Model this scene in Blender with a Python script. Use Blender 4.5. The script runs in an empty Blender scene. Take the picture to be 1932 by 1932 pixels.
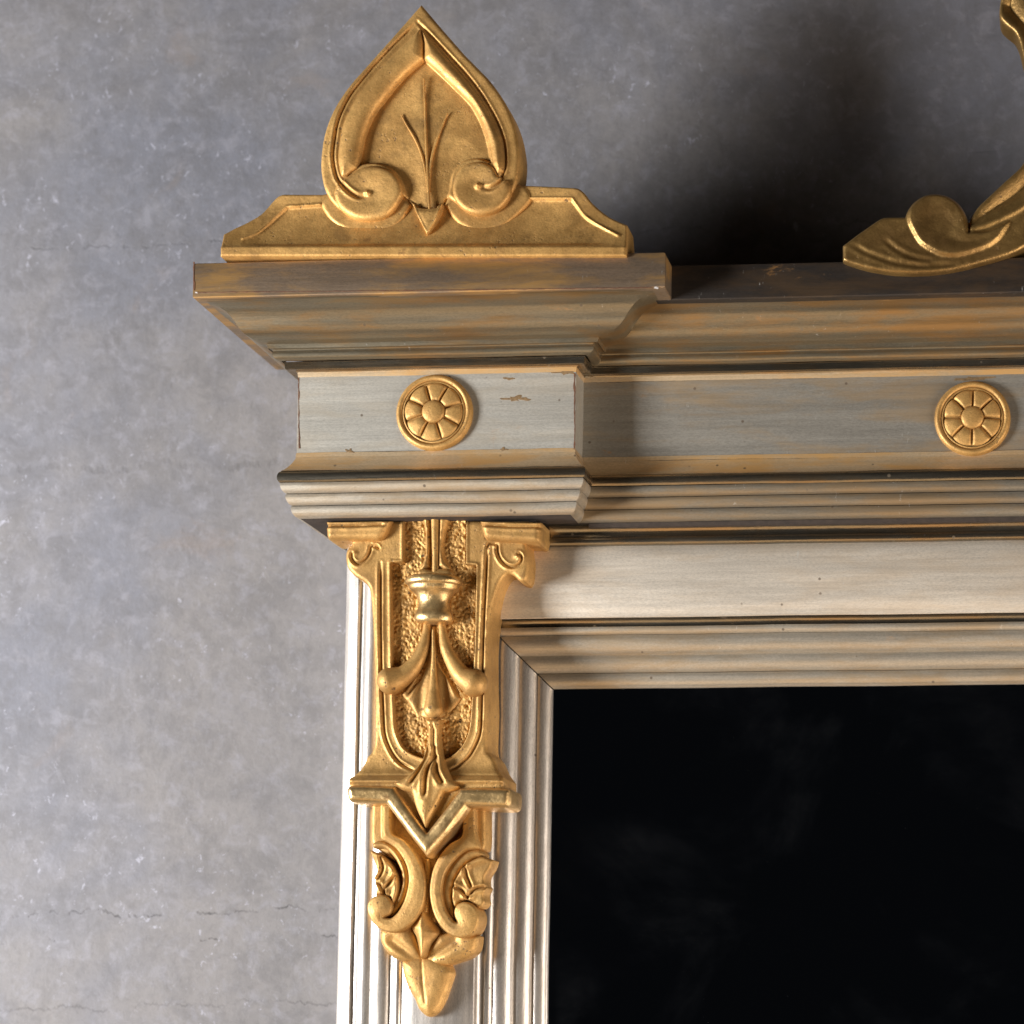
import bpy, math, random
import numpy as np
from mathutils import Matrix, Vector

# ------------------------------------------------------------------ camera
U = 0.00026                  # metres per design unit
FPX = 4000.0                 # focal length in design units (frame is 1932 units wide)
IMG = 1932.0
FOOT = (2000.0, 1980.0)      # where the camera's foot of perpendicular lies on the mirror's plane
YAW, PITCH = math.radians(3.6), math.radians(5.0)
CAM = np.array([0.0, -FPX * U, 1.30])

sc = bpy.context.scene
COL = sc.collection
_R = np.array(Matrix.Rotation(YAW, 3, 'Z') @ Matrix.Rotation(math.pi / 2 + PITCH, 3, 'X'))
_v = _R.T @ np.array([0.0, 1.0, 0.0])
PPX = FOOT[0] - FPX * _v[0] / (-_v[2])
PPY = FOOT[1] + FPX * _v[1] / (-_v[2])

cd = bpy.data.cameras.new('camera')
cam = bpy.data.objects.new('camera', cd)
COL.objects.link(cam)
cam.location = CAM
cam.rotation_euler = (math.pi / 2 + PITCH, 0, YAW)
cd.sensor_width = 36.0
cd.lens = FPX / IMG * 36.0
cd.shift_x = (IMG / 2 - PPX) / IMG
cd.shift_y = (PPY - IMG / 2) / IMG
cd.clip_start = 0.05
cd.clip_end = 100
cd.dof.use_dof = True
cd.dof.focus_distance = 1.03
cd.dof.aperture_fstop = 5.6
sc.camera = cam

# ------------------------------------------------------------------ world, lamps, exposure
w = bpy.data.worlds.new('World')
sc.world = w
w.use_nodes = True
w.node_tree.nodes['Background'].inputs[0].default_value = (0.55, 0.62, 0.75, 1)
w.node_tree.nodes['Background'].inputs[1].default_value = 0.005


def P(px, py, d):
    """point of the plane d units in front of the glass that the design drawing shows at (px, py)"""
    px = np.asarray(px, float); py = np.asarray(py, float)
    r = np.stack([(px - PPX) / FPX, -(py - PPY) / FPX, -np.ones_like(px)], -1)
    q = r @ _R.T
    t = (-np.asarray(d, float) * U - CAM[1]) / q[..., 1]
    return CAM[0] + q[..., 0] * t, CAM[2] + q[..., 2] * t


def lamp(name, target, az, el, dist, size, energy, col, size_y=None):
    """area lamp: az degrees left of the mirror's normal, el degrees up"""
    a, e = math.radians(az), math.radians(el)
    n = Vector((-math.sin(a) * math.cos(e), -math.cos(a) * math.cos(e), math.sin(e)))
    l = bpy.data.lights.new(name, 'AREA')
    l.shape = 'RECTANGLE'
    l.size = size
    l.size_y = size_y or size
    l.energy = energy
    l.color = col
    o = bpy.data.objects.new(name, l)
    COL.objects.link(o)
    o.location = Vector(target) + n * dist
    o.rotation_euler = (-n).to_track_quat('-Z', 'Y').to_euler()
    return o


_tx, _tz = P(850, 950, 80)
TGT = (float(_tx), -80 * U, float(_tz))
lamp('window_light', TGT, 60, -12, 1.25, 0.32, 35, (0.97, 0.975, 1.0), 0.38)
lamp('room_light', TGT, -64, -28, 1.5, 0.8, 20, (1.0, 0.88, 0.78), 1.2)
lamp('low_fill', TGT, 8, -56, 1.6, 1.0, 3.8, (1.0, 0.68, 0.38))  # added warm fill from below, browns the shaded mouldings
lamp('side_fill', TGT, 60, -6, 1.6, 0.5, 0.5, (1.0, 0.93, 0.84))  # added weak fill for the gold fronts, not a real source

vs = sc.view_settings
vs.view_transform = 'Standard'
vs.look = 'None'
vs.exposure = 0
vs.gamma = 1
vs.use_curve_mapping = False
sc.cycles.use_denoising = True
sc.cycles.max_bounces = 8

# ------------------------------------------------------------------ node helpers
class NT:
    def __init__(self, name):
        self.m = bpy.data.materials.new(name)
        self.m.use_nodes = True
        self.t = self.m.node_tree
        self.b = self.t.nodes['Principled BSDF']
        self.co = self.t.nodes.new('ShaderNodeTexCoord').outputs['Object']

    def n(self, typ, **kw):
        x = self.t.nodes.new(typ)
        for k, v in kw.items():
            setattr(x, k, v)
        return x

    def set(self, sock, v):
        if isinstance(v, (int, float)):
            sock.default_value = v
        elif isinstance(v, tuple):
            sock.default_value = v if len(v) == len(sock.default_value) else (*v, 1)
        else:
            self.t.links.new(v, sock)

    def map(self, scale=(1, 1, 1), loc=(0, 0, 0), rot=(0, 0, 0)):
        x = self.n('ShaderNodeMapping')
        self.set(x.inputs['Vector'], self.co)
        x.inputs['Scale'].default_value = scale
        x.inputs['Location'].default_value = loc
        x.inputs['Rotation'].default_value = rot
        return x.outputs[0]

    def noise(self, scale, vec=None, detail=4, rough=0.55, dist=0.0):
        x = self.n('ShaderNodeTexNoise')
        self.set(x.inputs['Vector'], vec if vec is not None else self.co)
        x.inputs['Scale'].default_value = scale
        x.inputs['Detail'].default_value = detail
        x.inputs['Roughness'].default_value = rough
        x.inputs['Distortion'].default_value = dist
        return x.outputs['Fac']

    def voro(self, scale, vec=None, feature='F1', out='Distance'):
        x = self.n('ShaderNodeTexVoronoi', feature=feature)
        self.set(x.inputs['Vector'], vec if vec is not None else self.co)
        x.inputs['Scale'].default_value = scale
        return x.outputs[out]

    def ramp(self, fac, a, b, lo=0.0, hi=1.0):
        x = self.n('ShaderNodeMapRange', interpolation_type='SMOOTHSTEP')
        self.set(x.inputs['Value'], fac)
        x.inputs['From Min'].default_value = a
        x.inputs['From Max'].default_value = b
        x.inputs['To Min'].default_value = lo
        x.inputs['To Max'].default_value = hi
        return x.outputs[0]

    def math(self, op, a, b=0.0):
        x = self.n('ShaderNodeMath', operation=op)
        self.set(x.inputs[0], a)
        self.set(x.inputs[1], b)
        return x.outputs[0]

    def mix(self, fac, a, b):
        x = self.n('ShaderNodeMix', data_type='RGBA')
        self.set(x.inputs[0], fac)
        self.set(x.inputs[6], a)
        self.set(x.inputs[7], b)
        return x.outputs[2]

    def bump(self, h, strength, dist, prev=None):
        x = self.n('ShaderNodeBump')
        x.inputs['Strength'].default_value = strength
        x.inputs['Distance'].default_value = dist
        self.set(x.inputs['Height'], h)
        if prev is not None:
            self.set(x.inputs['Normal'], prev)
        return x.outputs[0]

    def out(self, col, rough, metal, nrm=None, **kw):
        self.set(self.b.inputs['Base Color'], col)
        self.set(self.b.inputs['Roughness'], rough)
        self.set(self.b.inputs['Metallic'], metal)
        if nrm is not None:
            self.set(self.b.inputs['Normal'], nrm)
        for k, v in kw.items():
            self.set(self.b.inputs[k.replace('_', ' ')], v)
        return self.m


def mat_gold(name, c1, c2, rough=0.36, metal=0.92, speck=0.5, seed=0.0, grain=0.25):
    t = NT(name)
    co = t.map(loc=(seed, seed * 1.7, seed * .6))
    big = t.noise(45, co, 5, 0.6)
    fine = t.noise(900, co, 3, 0.6)
    col = t.mix(t.ramp(big, 0.32, 0.68), c1, c2)
    gr = t.noise(1700, co, 2, 0.7)
    col = t.mix(t.ramp(gr, 0.40, 0.72, 0, 0.45), col, tuple(c * .55 for c in c2))
    # rubbed reddish bole showing through the gold
    rub = t.ramp(t.noise(120, co, 6, 0.7, 0.4), 0.60, 0.74)
    col = t.mix(t.math('MULTIPLY', rub, 0.7), col, (0.30, 0.15, 0.055))
    pat = t.ramp(t.noise(75, t.map(loc=(seed + 4, 1, 2)), 7, 0.7, 0.3), 0.50, 0.68)
    col = t.mix(t.math('MULTIPLY', pat, 0.5), col, (0.27, 0.155, 0.055))
    # pits and soot specks
    wn = t.n('ShaderNodeTexNoise'); t.set(wn.inputs['Vector'], co); wn.inputs['Scale'].default_value = 700
    wa = t.n('ShaderNodeVectorMath', operation='MULTIPLY_ADD'); t.set(wa.inputs[0], wn.outputs['Color'])
    wa.inputs[1].default_value = (.0022, .0022, .0022); t.set(wa.inputs[2], co)
    wv_ = wa.outputs[0]
    v = t.voro(430, wv_)
    gate = t.ramp(t.noise(75, co, 4, .65), 0.50, 0.66)
    sp = t.math('MULTIPLY', t.ramp(v, 0.12, 0.30, 1, 0), gate)
    v2 = t.voro(120, wv_)
    sp2 = t.math('MULTIPLY', t.ramp(v2, 0.07, 0.13, 1, 0), t.ramp(t.noise(23, co, 3), 0.52, 0.60))
    sp = t.math('MULTIPLY', t.math('MAXIMUM', sp, sp2), speck)
    col = t.mix(sp, col, (0.05, 0.028, 0.014))
    r = t.math('ADD', t.ramp(t.noise(200, co, 5, 0.7), 0.3, 0.7, rough - .07, rough + .10), t.math('MULTIPLY', sp, 0.3))
    h = t.math('ADD', t.math('MULTIPLY', fine, 0.5), t.math('MULTIPLY', t.noise(260, co, 3), 0.8))
    h = t.math('SUBTRACT', h, sp)
    n = t.bump(h, grain * 1.5, 0.0007)
    return t.out(col, r, t.math('MULTIPLY', t.math('SUBTRACT', 1.0, sp), metal), n)


def mat_silver(name, axis, base, tone, stain=0.5, rough=0.40, metal=0.8, seed=0.0):
    """silver leaf under a yellowed varnish; streaks and stains run along the moulding"""
    t = NT(name)
    st = (0.06, 1, 1) if axis == 'x' else (1, 1, 0.06)
    co = t.map(st, (seed, seed * .3, seed * .7))
    co0 = t.map((1, 1, 1), (seed * 2, seed, seed))
    fine = t.noise(1500, co, 3, 0.6)
    mid = t.noise(260, co, 5, 0.65)
    wide = t.noise(75, t.map((.22, 1, 1) if axis == 'x' else (1, 1, .22), (seed, seed * .3, 1)), 6, 0.66, 0.3)
    col = t.mix(t.ramp(mid, 0.30, 0.72), base, tuple(c * .90 for c in base))
    gr = t.noise(1900, t.map((.35, 1, 1) if axis == 'x' else (1, 1, .35), (seed, 0, 0)), 3, 0.75)
    col = t.mix(t.ramp(gr, 0.35, 0.70, 0, 0.50), col, tuple(c * .52 for c in base))
    lines = t.noise(900, t.map((.012, 1, 1) if axis == 'x' else (1, 1, .012), (seed, 0, 0)), 4, 0.7)
    col = t.mix(t.ramp(lines, 0.42, 0.68, 0, 0.30), col, tuple(c * .62 for c in base))
    tn = t.math('MULTIPLY', t.ramp(wide, 0.42, 0.66), stain)
    col = t.mix(tn, col, tone)
    # patches of orange varnish drips
    patch = t.ramp(t.noise(34, t.map((.45, 1, 1) if axis == 'x' else (1, 1, .45), (seed * 3, 0, 1)), 7, 0.72, 0.6), 0.635, 0.70)
    col = t.mix(t.math('MULTIPLY', patch, 0.65 * min(1.0, stain + .25)), col, (0.34, 0.17, 0.05))
    # scuffs: short pale flakes, and dark specks
    fl = t.math('MULTIPLY', t.ramp(t.noise(420, t.map((1, 1, .30) if axis == 'x' else (.3, 1, 1), (seed, 2, 0)), 4, 0.75, 0.3), 0.64, 0.72),
                t.ramp(t.noise(28, co0, 3), 0.46, 0.60))
    col = t.mix(t.math('MULTIPLY', fl, 0.5), col, (0.80, 0.78, 0.72))
    sp = t.math('MULTIPLY', t.ramp(t.voro(95, co0), 0.045, 0.095, 1, 0), t.ramp(t.noise(30, co0, 2), 0.46, 0.54))
    col = t.mix(t.math('MULTIPLY', sp, 0.85), col, (0.07, 0.045, 0.025))
    r = t.ramp(t.noise(150, co, 5, 0.7), 0.25, 0.75, rough - .06, rough + .10)
    h = t.math('ADD', t.math('MULTIPLY', fine, 0.6), t.math('ADD', mid, t.math('MULTIPLY', fl, 0.4)))
    n = t.bump(h, 0.14, 0.0006)
    return t.out(col, r, t.math('MULTIPLY', t.math('SUBTRACT', 1.0, t.math('MAXIMUM', sp, t.math('MULTIPLY', patch, .5))), metal), n)


def mat_glass():
    t = NT('old_mirror_glass')
    dust = t.math('MULTIPLY', t.ramp(t.voro(260), 0.012, 0.04, 1, 0), t.ramp(t.noise(60, None, 3), 0.52, 0.62))
    haze = t.ramp(t.noise(11, t.map(loc=(1.3, 0, .4)), 6, 0.6, 0.5), 0.48, 0.72)
    smear = t.ramp(t.noise(40, t.map((.7, 1, 1), (3, 0, 0), (0, .7, 0)), 5, 0.55, 0.3), 0.2, 0.8)
    hz = t.math('MULTIPLY', haze, smear)
    warm = t.noise(6, t.map(loc=(5, 0, 2)), 3)
    film = t.mix(t.ramp(warm, .45, .6), (0.30, 0.34, 0.40), (0.42, 0.28, 0.20))
    col = t.mix(dust, t.mix(t.math('MULTIPLY', hz, .08), (0.60, 0.62, 0.66), film), (0.30, 0.25, 0.20))
    r = t.math('ADD', t.math('MULTIPLY', hz, 0.05), 0.04)
    met = t.math('SUBTRACT', 1.0, t.math('MAXIMUM', t.math('MULTIPLY', hz, 0.009), t.math('MULTIPLY', dust, 0.14)))
    return t.out(col, r, met)


def mat_wall():
    t = NT('grey_plaster')
    a = t.noise(6.5, None, 6, 0.6, 0.3)
    b = t.noise(48, None, 8, 0.70, 0.3)
    c = t.noise(240, None, 5, 0.75)
    d = t.noise(90, t.map(loc=(3, 1, 2)), 6, 0.7, 0.4)
    col = t.mix(t.ramp(a, 0.38, 0.62), (0.174, 0.176, 0.199), (0.218, 0.205, 0.200))
    col = t.mix(t.math('MULTIPLY', t.ramp(b, 0.40, 0.66), 0.45), col, (0.112, 0.107, 0.109))
    col = t.mix(t.math('MULTIPLY', t.ramp(d, 0.48, 0.68), 0.45), col, (0.285, 0.28, 0.31))
    col = t.mix(t.math('MULTIPLY', t.ramp(c, 0.42, 0.68), 0.30), col, (0.13, 0.125, 0.125))
    # lime flecks
    fl = t.math('MULTIPLY', t.ramp(t.noise(230, t.map((1, 1, .8)), 5, 0.75, 0.5), 0.60, 0.69),
                t.ramp(t.noise(15, t.map(loc=(4, 0, 2)), 4), 0.44, 0.60))
    col = t.mix(t.math('MULTIPLY', fl, 0.6), col, (0.47, 0.47, 0.54))
    # tan stains
    ts = t.ramp(t.noise(24, t.map(loc=(9, 0, 5)), 5, 0.6, 0.4), 0.62, 0.76)
    col = t.mix(t.math('MULTIPLY', ts, 0.22), col, (0.28, 0.205, 0.145))
    # fine scratches, and a few level cracks where the board marks of the plaster show
    wv = t.noise(110, t.map((.10, 1, 1.0), (2, 0, 7), (0, .12, 0)), 5, 0.62, 0.25)
    sc_ = t.math('MULTIPLY', t.ramp(wv, 0.66, 0.80), t.ramp(t.noise(19, t.map(loc=(1, 0, 3)), 4), 0.50, 0.66))
    sc_ = t.math('MULTIPLY', sc_, 0.45)
    sx = t.n('ShaderNodeSeparateXYZ'); t.set(sx.inputs[0], t.co)
    wob = t.math('MULTIPLY', t.math('SUBTRACT', t.noise(18, t.map((1, 1, .35)), 8, .72), 0.5), 0.026)
    zz = t.math('ADD', sx.outputs[2], wob)
    for k, (py, wdt, amt, lo, hi) in enumerate(((1722, .0005, .8, 0.46, 0.60), (462, .0006, 0.28, 0.42, 0.60), (882, .0016, 0.28, 0.40, 0.62), (1775, .00045, 0.7, .54, .62), (1900, .0005, .35, .4, .6))):
        z0 = float(P(300, py, -125)[1])
        ln = t.ramp(t.math('ABSOLUTE', t.math('SUBTRACT', zz, z0)), wdt * .4, wdt * 1.6, 1, 0)
        gate = t.ramp(t.noise(32, t.map((1, 1, 0), (k * 3.7 + .6, 0, 0)), 5, .7), lo, hi)
        sc_ = t.math('MAXIMUM', sc_, t.math('MULTIPLY', t.math('MULTIPLY', ln, gate), amt))
    col = t.mix(t.math('MULTIPLY', sc_, 0.88), col, (0.03, 0.028, 0.027))
    h = t.math('ADD', t.math('MULTIPLY', b, 0.6), t.math('SUBTRACT', t.math('MULTIPLY', c, 0.35), sc_))
    n = t.bump(h, 0.28, 0.003)
    return t.out(col, 0.72, 0.0, n)


def mat_plain(name, col, rough=0.7, metal=0.0, sc_=300):
    t = NT(name)
    c = t.mix(t.ramp(t.noise(sc_, None, 5, .7), .3, .7), col, tuple(x * .6 for x in col))
    return t.out(c, rough, metal, t.bump(t.noise(sc_ * 2), 0.2, 0.0005))


GOLD = mat_gold('worn_gold_leaf', (0.64, 0.378, 0.122), (0.43, 0.238, 0.072), 0.53, 0.56, speck=.9, seed=1.3)
GOLDS = mat_gold('punched_gold_leaf', (0.72, 0.425, 0.135), (0.50, 0.275, 0.08), 0.60, 0.5, speck=.9, seed=2.3)
GOLDB = mat_gold('burnished_gold_leaf', (0.74, 0.51, 0.23), (0.62, 0.41, 0.17), 0.36, 0.85, speck=0.5, seed=3.1, grain=.18)
GOLDF = mat_gold('finial_gold_leaf', (0.78, 0.46, 0.148), (0.52, 0.288, 0.085), 0.53, 0.56, speck=0.8, seed=5.7)
GOLDC = mat_gold('shaded_crest_gold', (0.40, 0.245, 0.08), (0.26, 0.15, 0.048), 0.38, 0.75, speck=0.5, seed=8.7)  # crest gold darkened in colour to stand in for its shade
SIL_FR = mat_silver('silver_leaf_frieze', 'x', (0.57, 0.545, 0.475), (0.50, 0.42, 0.30), 0.35, 0.48, 0.55, seed=0.4)
SIL_CR = mat_silver('toned_silver_crown', 'x', (0.30, 0.255, 0.175), (0.36, 0.20, 0.065), 0.75, 0.34, 0.80, seed=1.9)
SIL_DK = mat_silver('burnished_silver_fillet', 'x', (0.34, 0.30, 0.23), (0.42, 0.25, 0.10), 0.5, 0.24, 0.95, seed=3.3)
SIL_BD = mat_silver('toned_silver_reeds', 'x', (0.58, 0.515, 0.41), (0.46, 0.32, 0.17), 0.6, 0.42, 0.7, seed=6.1)
SIL_FM = mat_silver('shaded_silver_frieze', 'x', (0.40, 0.375, 0.32), (0.42, 0.30, 0.17), 0.7, 0.48, 0.62, seed=5.4)  # long run's frieze: the dimmer light there is put into the colour
SIL_BM = mat_silver('shaded_silver_reeds', 'x', (0.31, 0.275, 0.215), (0.34, 0.22, 0.10), 0.6, 0.42, 0.7, seed=8.3)  # same reeds as on the block, their shadow painted into the colour
SIL_CV = mat_silver('amber_varnish_and_reflection', 'x', (0.62, 0.47, 0.29), (0.62, 0.36, 0.13), 0.9, 0.42, 0.40, seed=2.2)  # pooled varnish on the frieze edges; on the cove, painted gold reflections
SIL_SL = mat_silver('toned_silver_slab', 'x', (0.34, 0.25, 0.17), (0.58, 0.33, 0.11), 0.9, 0.42, 0.70, seed=7.2)
SIL_SM = mat_silver('shaded_dirty_slab', 'x', (0.042, 0.035, 0.030), (0.09, 0.055, 0.028), 0.7, 0.46, 0.4, seed=9.5)  # shade and dark reflections put into the slab's colour, along with dirt
SIL_RL = mat_silver('silver_leaf_rail', 'x', (0.92, 0.83, 0.69), (0.72, 0.55, 0.36), 0.35, 0.42, 0.60, seed=2.8)
SIL_ST = mat_silver('silver_leaf_stile', 'z', (0.90, 0.84, 0.76), (0.74, 0.61, 0.47), 0.30, 0.31, 0.76, seed=4.4)
GLASS = mat_glass()
WALL = mat_wall()
GESSO = mat_plain('chipped_gesso', (0.70, 0.66, 0.62), 0.8)
WOOD = mat_plain('dark_back_wood_and_gap_shade', (0.05, 0.035, 0.025), 0.8)
STAIN = mat_plain('brown_glue', (0.25, 0.16, 0.075), 0.5, sc_=700)

# ------------------------------------------------------------------ object helpers
ROOT = bpy.data.objects.new('wall_mirror', None)
COL.objects.link(ROOT)
_bx, _bz = P(1300, 2500, 0)
ROOT.location = (float(_bx), 0, float(_bz))
ROOT['label'] = 'antique silver-leaf wall mirror with gilt finial, rosettes and carved bracket'
ROOT['category'] = 'mirror'
ROOT.empty_display_size = 0.05
INV = Matrix.Translation(ROOT.location).inverted()


def group(name, parent=None):
    o = bpy.data.objects.new(name, None)
    COL.objects.link(o)
    attach(o, parent or ROOT)
    o.empty_display_size = 0.02
    return o


def attach(o, parent):
    o.parent = parent
    if parent is ROOT:
        o.matrix_parent_inverse = INV


def build(name, verts, faces, mat, parent, smooth=True, angle=38, label=None):
    me = bpy.data.meshes.new(name)
    me.from_pydata([tuple(v) for v in np.asarray(verts, float)], [], [tuple(map(int, f)) for f in faces])
    me.validate()
    me.update()
    if smooth:
        me.polygons.foreach_set('use_smooth', [True] * len(me.polygons))
        me.set_sharp_from_angle(angle=math.radians(angle))
    me.materials.append(mat)
    o = bpy.data.objects.new(name, me)
    COL.objects.link(o)
    if parent is not None:
        attach(o, parent)
    if label:
        o['label'] = label
    return o


def curve(pts, closed=True, step=3.0, thin=True):
    """Catmull-Rom through points; a point with a third value is a corner"""
    P_ = [(p[0], p[1]) for p in pts]
    C_ = [len(p) > 2 for p in pts]
    n = len(P_)
    out = []
    segs = n if closed else n - 1
    for i in range(segs):
        p1 = np.array(P_[i]); p2 = np.array(P_[(i + 1) % n])
        p0 = np.array(P_[(i - 1) % n]) if (closed or i > 0) else p1
        p3 = np.array(P_[(i + 2) % n]) if (closed or i + 2 < n) else p2
        L = np.linalg.norm(p2 - p1)
        m1 = (p2 - p0) / 2 if not C_[i] else (p2 - p1)
        m2 = (p3 - p1) / 2 if not C_[(i + 1) % n] else (p2 - p1)
        for m in (m1, m2):
            l = np.linalg.norm(m)
            if l > 1.0 * L and l > 0:
                m *= L / l
        k = max(1, int(L / step))
        for j in range(k):
            t = j / k
            out.append((2*t**3-3*t**2+1)*p1 + (t**3-2*t**2+t)*m1 + (-2*t**3+3*t**2)*p2 + (t**3-t**2)*m2)
    if not closed:
        out.append(np.array(P_[-1]))
    if not thin:
        return np.array(out)
    # drop points where the line hardly turns
    res = [out[0]]; turn = 0.0
    for i in range(1, len(out) - 1):
        u = out[i] - out[i - 1]; v = out[i + 1] - out[i]
        turn += abs(math.atan2(u[0] * v[1] - u[1] * v[0], u @ v))
        if turn > 0.07 or np.linalg.norm(out[i] - res[-1]) > 60:
            res.append(out[i]); turn = 0.0
    res.append(out[-1])
    return np.array(res)


def seg_dist(q, pts, closed):
    """distance of points q to a polyline, the nearest point and its place along it 0..1"""
    a = pts
    b = np.roll(pts, -1, 0)
    if not closed:
        a, b = a[:-1], b[:-1]
    ab = b - a
    l2 = np.maximum((ab ** 2).sum(1), 1e-9)
    cum = np.concatenate([[0], np.cumsum(np.sqrt(l2))])
    D = np.full(len(q), 1e18); N = np.zeros((len(q), 2)); T = np.zeros(len(q))
    for s in range(0, len(q), 20000):
        qq = q[s:s + 20000]
        t = np.clip(((qq[:, None, :] - a[None]) * ab[None]).sum(2) / l2[None], 0, 1)
        c = a[None] + t[..., None] * ab[None]
        dd = ((qq[:, None, :] - c) ** 2).sum(2)
        k = dd.argmin(1)
        r = np.arange(len(qq))
        D[s:s + 20000] = np.sqrt(dd[r, k]); N[s:s + 20000] = c[r, k]
        T[s:s + 20000] = (cum[k] + t[r, k] * np.sqrt(l2[k])) / cum[-1]
    return D, N, T


def inside(q, pts):
    x, y = q[:, 0], q[:, 1]
    r = np.zeros(len(q), bool)
    a = pts; b = np.roll(pts, -1, 0)
    for (x1, y1), (x2, y2) in zip(a, b):
        if y1 == y2:
            continue
        c = ((y1 > y) != (y2 > y)) & (x < (x2 - x1) * (y - y1) / (y2 - y1) + x1)
        r ^= c
    return r


def sstep(x, a, b):
    t = np.clip((x - a) / (b - a), 0, 1)
    return t * t * (3 - 2 * t)


def rnd(sd, r, k=1.0):
    """quarter-round edge of radius r"""
    t = np.clip(sd / r, 0, 1)
    return r * k * np.sqrt(np.maximum(0, 1 - (1 - t) ** 2))


def vnoise(q, scale, seed=0, octv=3):
    rs = np.random.RandomState(seed)
    tot = np.zeros(len(q)); amp = 1.0; s = scale
    for _ in range(octv):
        g = rs.rand(64, 64)
        p = q / s + rs.rand(2) * 40
        i = np.floor(p).astype(int); f = p - i
        f = f * f * (3 - 2 * f)
        i0, j0 = i[:, 0] % 64, i[:, 1] % 64
        i1, j1 = (i0 + 1) % 64, (j0 + 1) % 64
        v = (g[i0, j0] * (1 - f[:, 0]) + g[i1, j0] * f[:, 0]) * (1 - f[:, 1]) + (g[i0, j1] * (1 - f[:, 0]) + g[i1, j1] * f[:, 0]) * f[:, 1]
        tot += amp * (v - .5); amp *= .55; s *= .5
    return tot


class Field:
    """what a height function may ask about its grid"""
    def __init__(self, q, sd):
        self.q, self.sd = q, sd
        self.x, self.y = q[:, 0], q[:, 1]

    def line(self, pts, smooth=True):
        c = curve(pts, False, 4) if smooth else np.array([p[:2] for p in pts], float)
        D, N, T = seg_dist(self.q, c, False)
        return D, T

    def groove(self, pts, w=3.0, depth=4.0, lip=1.2):
        D, T = self.line(pts)
        fade = np.clip(np.minimum(T, 1 - T) * 12 + .25, 0, 1)
        return (-depth * np.exp(-(D / w) ** 2) + lip * np.exp(-((D - 2.1 * w) / w) ** 2)) * fade

    def poly(self, pts):
        c = np.asarray(pts)
        D, N, T = seg_dist(self.q, c, True)
        return np.where(inside(self.q, c), D, -D)


def relief(name, outline, d0, hf, mat, parent, cell=1.7, back=30.0, step=3.0, label=None, warp=0.35, angle=50):
    """carved piece: a height field inside an outline drawn on the plane d0, with a real side wall"""
    pts = curve(outline, True, step)
    lo = pts.min(0) - cell; hi = pts.max(0) + cell
    nx = int((hi[0] - lo[0]) / cell) + 2; ny = int((hi[1] - lo[1]) / cell) + 2
    gx, gy = np.meshgrid(lo[0] + np.arange(nx) * cell, lo[1] + np.arange(ny) * cell)
    q = np.stack([gx.ravel(), gy.ravel()], 1)
    D, N, T = seg_dist(q, pts, True)
    ins = inside(q, pts)
    sd = np.where(ins, D, -D)
    # snap the row of points next to the outline on to it
    snap = (np.abs(sd) < cell * 0.5) | (~ins)
    keep = sd > -cell * 1.01
    q2 = np.where((snap & keep)[:, None], N, q)
    sd2 = np.where(snap, 0, sd)
    kidx = keep.reshape(ny, nx); iidx = (ins & (sd > cell * 0.5)).reshape(ny, nx)
    okc = kidx[:-1, :-1] & kidx[1:, :-1] & kidx[:-1, 1:] & kidx[1:, 1:]
    anyin = iidx[:-1, :-1] | iidx[1:, :-1] | iidx[:-1, 1:] | iidx[1:, 1:]
    cy, cx = np.nonzero(okc & anyin)
    v00 = cy * nx + cx
    quads = np.stack([v00, v00 + nx, v00 + nx + 1, v00 + 1], 1)
    used = np.unique(quads)
    remap = -np.ones(nx * ny, int); remap[used] = np.arange(len(used))
    quads = remap[quads]
    q2 = q2[used]; sdu = sd2[used]
    h = hf(Field(q2, sdu))
    h = h + warp * vnoise(q2, 40, abs(hash(name)) % 7 if False else len(name), 2)
    X, Z = P(q2[:, 0], q2[:, 1], d0)
    V = np.stack([X, -(d0 + h) * U, Z], 1)
    # side wall
    e = np.concatenate([quads[:, [0, 1]], quads[:, [1, 2]], quads[:, [2, 3]], quads[:, [3, 0]]])
    key = np.sort(e, 1)
    kk = key[:, 0].astype(np.int64) * len(used) + key[:, 1]
    u, inv, cnt = np.unique(kk, return_inverse=True, return_counts=True)
    be = e[cnt[inv] == 1]
    bv = np.unique(be)
    bm = -np.ones(len(used), int); bm[bv] = len(used) + np.arange(len(bv))
    B = V[bv].copy(); B[:, 1] = -(d0 - back) * U
    walls = np.stack([be[:, 1], be[:, 0], bm[be[:, 0]], bm[be[:, 1]]], 1)
    return build(name, np.concatenate([V, B]), np.concatenate([quads, walls]), mat, parent, angle=angle, label=label)


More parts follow.
